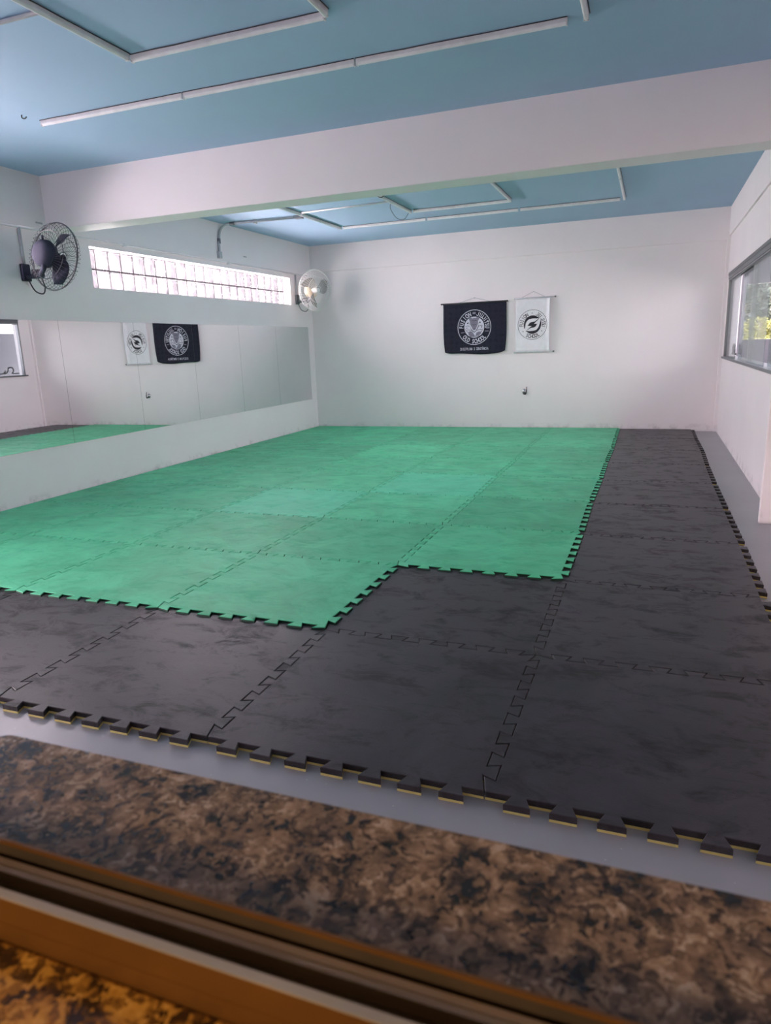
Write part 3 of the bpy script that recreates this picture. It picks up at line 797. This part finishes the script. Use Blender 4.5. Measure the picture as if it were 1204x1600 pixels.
bm = bmesh.new(); add_lathe(bm, [(0, 0), (.006, 0), (.006, .02), (0, .021)], Matrix.Translation((-2.19, YF, rz+.072)) @ Matrix.Rotation(PI/2, 4, 'X'), 10); obj('nail', bm, M['chrome'], t)

# white banner
t = thing('wall_banner', 'white vinyl banner with a black S emblem hanging on the far wall', 'banner', (-1.29, YF, 1.15+H))
def yw(x, z):
    e = max(0, (x+1.125)/.08); return YF-.032-.045*e*e*(.55+.45*math.cos((z-1.55-H)*3.5)) -.006*math.sin((z-1.15)*4)
cl = obj('cloth', cloth(-1.552, -1.040, 1.162+H, 1.935+H, yw, nu=40, nv=24), M['white_cloth'], t, True)
sw = lambda d: (lambda x, z: (x, yw(x, z)-d, z)); s1 = sw(.0012); s2 = sw(.0016)
cx, cz = -1.300, 1.556+H
bm = bmesh.new(); ring(bm, cx, cz, .213, .2185, s1)
arc_text(bm, 'FUSION', cx, cz, .168, 190, 114, .078, .0016, .66, s1)
arc_text(bm, 'JIU JITSU', cx, cz, .168, 70, -12, .078, .0016, .64, s1)
arc_text(bm, 'SCHOOL', cx, cz, .168, 238, 306, .078, .0016, .68, s1, True)
for a in (92, 214, 326): disc(bm, cx+.168*math.cos(math.radians(a)), cz+.168*math.sin(math.radians(a)), .0075, s1, 12, 1)
obj('lettering', bm, M['print_black'], cl)
Q = lambda pts: [(cx+(a-497)/1615, cz-(b-797)/1615) for a, b in pts]
bm = bmesh.new()
def band(outer, inner, n=14):
    def res(P, n):
        P = [Vector((*p, 0)) for p in P]; d = [0]
        for a, b in zip(P, P[1:]): d.append(d[-1]+(b-a).length)
        out = []
        for k in range(n+1):
            s = d[-1]*k/n; i = max(j for j in range(len(d)) if d[j] <= s+1e-9); i = min(i, len(P)-2)
            out.append(P[i].lerp(P[i+1], (s-d[i])/max(1e-9, d[i+1]-d[i])))
        return [(p.x, p.y) for p in out]
    A, B = Q(res(outer, n)), Q(res(inner, n))
    for k in range(n): poly(bm, [A[k], A[k+1], B[k+1], B[k]], s1)
band([(300,885),(287,800),(300,720),(340,645),(400,600),(470,580),(540,582),(600,605),(660,650)], [(316,885),(325,820),(335,760),(365,705),(410,670),(470,655),(530,651),(590,655),(659,656)])
band([(697,690),(710,760),(705,830),(680,900),(630,965),(560,1005),(490,1015),(420,1000),(335,940)], [(695,692),(680,740),(665,800),(640,870),(590,925),(530,940),(470,944),(410,944),(338,936)])
band([(380,818),(435,748),(490,728),(540,733),(652,657)], [(478,828),(500,815),(520,790),(545,768),(655,664)], 8)
band([(478,828),(500,815),(520,790),(535,778),(610,780)], [(345,938),(470,866),(500,868),(535,864),(575,842)], 8)
obj('emblem', bm, M['print_black'], cl)
for z, x1 in ((1.945+H, -.978), (1.158+H, -.990)):
    obj('rod', tube([(-1.578, YF-.030, z), (x1, YF-.030, z)], .0105, 10), M['rod_grey'], t, True)
for z, x1 in ((1.945+H, -.978), (1.158+H, -.990)):
    obj('rod_cap', tube([(x1-.002, YF-.030, z), (x1+.016, YF-.030, z)], .0125, 10), M['alu'], t)
obj('hanging_string', tube([(-1.46, YF-.030, 1.955+H), (-1.29, YF-.010, 2.035+H), (-1.13, YF-.030, 1.955+H)], .0028, 6), M['string'], t)

# small metal fixture low on the far wall
t = thing('wall_hook', 'small grey metal hook fixture on the far wall below the banners', 'hook', (-1.405, YF, .565+H))
bm = bmesh.new(); add_lathe(bm, [(0, 0), (.034, 0), (.036, .006), (.030, .022), (.012, .03), (0, .031)], Matrix.Translation((-1.418, YF, .560+H)) @ Matrix.Rotation(PI/2, 4, 'X') @ Matrix.Diagonal((.85, 1.25, 1, 1)), 24)
obj('cover_plate', bm, M['chrome'], t, True)
obj('hook', tube(smooth_path([(-1.418, YF-.025, .545+H), (-1.410, YF-.045, .530+H), (-1.392, YF-.05, .528+H), (-1.378, YF-.045, .555+H), (-1.376, YF-.035, .600+H), (-1.377, YF-.025, .635+H)]), [.013]*8+[.011]*8+[.008]*8+[.006]*7, 10), M['dark_metal'], t, True)

# loose cable on the veranda side of the far window's sill (seen in the mirror)
run('cable_coil', smooth_path([(1.40, 8.25, 1.062+H), (1.40, 8.34, 1.075+H), (1.40, 8.38, 1.12+H), (1.40, 8.36, 1.062+H), (1.40, 8.43, 1.10+H), (1.40, 8.46, 1.17+H), (1.40, 8.55, 1.175+H), (1.40, 8.57, 1.11+H), (1.40, 8.54, 1.064+H), (1.40, 8.68, 1.062+H)], 8), .013, M['dark_metal'], 'dark looped cable on the side window sill, seen in the leftmost mirror', 'cable', 8)

# ------------------------------------------------------------------ outdoors beyond the veranda opening
def foliage(cx, cy, cz, rx, ry, rz, n, size, rg):
    bm = bmesh.new()
    clumps = [(rg.gauss(0, .45), rg.gauss(0, .45), rg.gauss(0, .45), rg.uniform(.16, .42)) for _ in range(44)]
    for _ in range(n):
        c = rg.choice(clumps)
        d = Vector((rg.gauss(0, 1), rg.gauss(0, 1), rg.gauss(0, 1))).normalized()*c[3]*rg.uniform(.75, 1.05)
        p = Vector((cx+rx*(c[0]+d.x), cy+ry*(c[1]+d.y), cz+rz*(c[2]+d.z)))
        a = Vector((rg.gauss(0, 1), rg.gauss(0, 1), rg.gauss(0, 1))).normalized(); b = a.orthogonal().normalized()
        s = size*rg.uniform(.6, 1.3)
        vs = [bm.verts.new(p+a*s), bm.verts.new(p+b*s*.45), bm.verts.new(p-a*s), bm.verts.new(p-b*s*.45)]
        bm.faces.new(vs)
    return bm
def tree(x, y, z, r, hgt, mat, label, seed, n=11000, size=.042):
    rg = random.Random(seed)
    t = thing('tree', label, 'tree', (x, y, 0), group='trees beyond the veranda opening')
    obj('trunk', tube(smooth_path([(x, y, -.1), (x+.05, y, z*.5), (x, y, z)], 4), [.10, .095, .09, .085, .08, .075, .07, .065, .06], 8), M['bark'], t, True)
    obj('foliage', foliage(x, y, z, r, r, hgt, n, size, rg), mat, t)
tree(2.95, 16.5, .80, .95, .80, M['leaf_yellow'], 'yellow-green bushy tree outside, filling the lower part of the window view', 3)
tree(5.2, 18.5, .9, .8, .9, M['leaf_yellow'], 'yellow-green bushy tree outside at the right edge of the window view', 5)
tree(3.2, 20.5, 2.3, 1.8, 1.6, M['leaf_dark'], 'blue-green tree outside behind the yellow-green bush', 8, 14000, .06)
tree(7.9, 24.0, 2.6, 2.0, 1.8, M['leaf_dark'], 'blue-green tree outside, farthest right in the window view', 9, 12000, .06)
obj('ground_outside', box((1.0, 12.15, -.2), (14, 40, -.02)), M['hill'], kind='structure')
bm = bmesh.new(); nx, ny = 24, 10; g = []
for i in range(nx+1):
    row = []
    for j in range(ny+1):
        x, y = -6+30*i/nx, 26+14*j/ny
        row.append(bm.verts.new((x, y, -.2+5.2*(j/ny)**.8+.5*math.sin(x*1.3+j)+.3*math.sin(x*3.1))))
    g.append(row)
for i in range(nx):
    for j in range(ny): bm.faces.new((g[i][j], g[i+1][j], g[i+1][j+1], g[i][j+1]))
obj('hillside', bm, M['hill'], kind='structure')

# dark backdrop added outside to dim the view through the glass blocks
bm = bmesh.new(); nx, ny = 40, 10; g = []
for i in range(nx+1):
    row = []
    for j in range(ny+1):
        y, x = 9.5+40*i/nx, -12.5-9*j/ny
        row.append(bm.verts.new((x+.4*math.sin(y*1.7), y, -1+8.5*(j/ny)**.5+.35*math.sin(y*1.1+j)+.25*math.sin(y*3.7))))
    g.append(row)
for i in range(nx):
    for j in range(ny): bm.faces.new((g[i][j], g[i+1][j], g[i+1][j+1], g[i][j+1]))
obj('added_light_blocker', box((-8.2, -3.0, -.25), (-5.18, 1.6, -.02)), M['ground_blocker'], kind='structure')  # unseen dark slab added to block light rising through the low opening
obj('added_dark_backdrop', bm, M['backdrop'], kind='structure')

# ------------------------------------------------------------------ light
W = bpy.data.worlds.new('overcast_sky'); bpy.context.scene.world = W; W.use_nodes = True
wt = W.node_tree; bg = wt.nodes['Background']
tc = wt.nodes.new('ShaderNodeTexCoord'); sx = wt.nodes.new('ShaderNodeSeparateXYZ'); rp = wt.nodes.new('ShaderNodeValToRGB')
wt.links.new(tc.outputs['Generated'], sx.inputs[0])
mr = wt.nodes.new('ShaderNodeMapRange'); mr.inputs['From Min'].default_value = -1; wt.links.new(sx.outputs['Z'], mr.inputs['Value']); wt.links.new(mr.outputs[0], rp.inputs[0])
# overcast sky with the sun's glow behind the clouds to the left, pale roofs and yard below
mr2 = wt.nodes.new('ShaderNodeMapRange'); mr2.inputs['From Min'].default_value = -.35; mr2.inputs['From Max'].default_value = .25
mr2.inputs['To Min'].default_value = 50.0; mr2.inputs['To Max'].default_value = 9.0; wt.links.new(sx.outputs['X'], mr2.inputs['Value'])
e = rp.color_ramp.elements
for el, (p, c) in zip(e, [(.47, (1.07, .895, .93)), (.53, (1.05, .89, .95))]):
    el.position = p; el.color = (*c, 1)
wt.links.new(rp.outputs[0], bg.inputs[0]); wt.links.new(mr2.outputs[0], bg.inputs[1])

def portal(name, loc, rot, sx_, sy_):
    L = bpy.data.lights.new(name, 'AREA'); L.shape = 'RECTANGLE'; L.size = sx_; L.size_y = sy_
    L.cycles.is_portal = True
    o = bpy.data.objects.new(name, L); C.objects.link(o); o.location = loc; o.rotation_euler = rot
    return o
for h in (GB1, GB2, GL):
    portal('daylight_portal', (XL-.21, (h[0]+h[1])/2, (h[2]+h[3])/2), (0, -PI/2, 0), h[3]-h[2], h[1]-h[0])
for a, b, c0, c1 in ((3.5, 9.3, 1.2, 2.85), (9.7, 11.85, 1.95, 2.85)):
    portal('daylight_portal', (3.81, (a+b)/2, (c0+c1)/2), (0, PI/2, 0), c1-c0, b-a)
portal('daylight_portal', (2.656, 12.16, 1.70), (-PI/2, 0, 0), 1.59, .94)

def area(name, loc, rot, size, size_y, energy, col):
    L = bpy.data.lights.new(name, 'AREA'); L.shape = 'RECTANGLE'; L.size = size; L.size_y = size_y; L.energy = energy; L.color = col
    o = bpy.data.objects.new(name, L); C.objects.link(o); o.location = loc; o.rotation_euler = rot
    return o
area('hall_wall_lamp', (.15, -3.6, 1.95), (math.radians(70), 0, 0), .5, .35, 38, (1, .68, .35))

# ------------------------------------------------------------------ camera
F_PX, yaw, pitch, roll, cx, cy, cz = 1075.57, -.3693, -.2364, -.0371, .4068, -1.7932, 1.3235+H
f = Vector((math.sin(yaw)*math.cos(pitch), math.cos(yaw)*math.cos(pitch), math.sin(pitch)))
r = Vector((math.cos(yaw), -math.sin(yaw), 0)); u = r.cross(f)
c, s = math.cos(roll), math.sin(roll)
r2, u2 = c*r+s*u, -s*r+c*u
cam = bpy.data.cameras.new('camera'); co = bpy.data.objects.new('camera', cam); C.objects.link(co)
co.matrix_world = Matrix(((r2.x, u2.x, -f.x, cx), (r2.y, u2.y, -f.y, cy), (r2.z, u2.z, -f.z, cz), (0, 0, 0, 1)))
cam.sensor_fit = 'VERTICAL'; cam.sensor_height = 36; cam.lens = F_PX/1600*36; cam.clip_start = .02; cam.clip_end = 200
cam.dof.use_dof = True; cam.dof.focus_distance = 5.0; cam.dof.aperture_fstop = cam.lens/1000/.0026
sc = bpy.context.scene; sc.camera = co
sc.view_settings.view_transform = 'Standard'; sc.view_settings.look = 'None'; sc.view_settings.gamma = 1; sc.view_settings.use_curve_mapping = False
sc.view_settings.exposure = 0.25
sc.cycles.use_denoising = True
sc.cycles.max_bounces = 12; sc.cycles.diffuse_bounces = 8; sc.cycles.transparent_max_bounces = 16
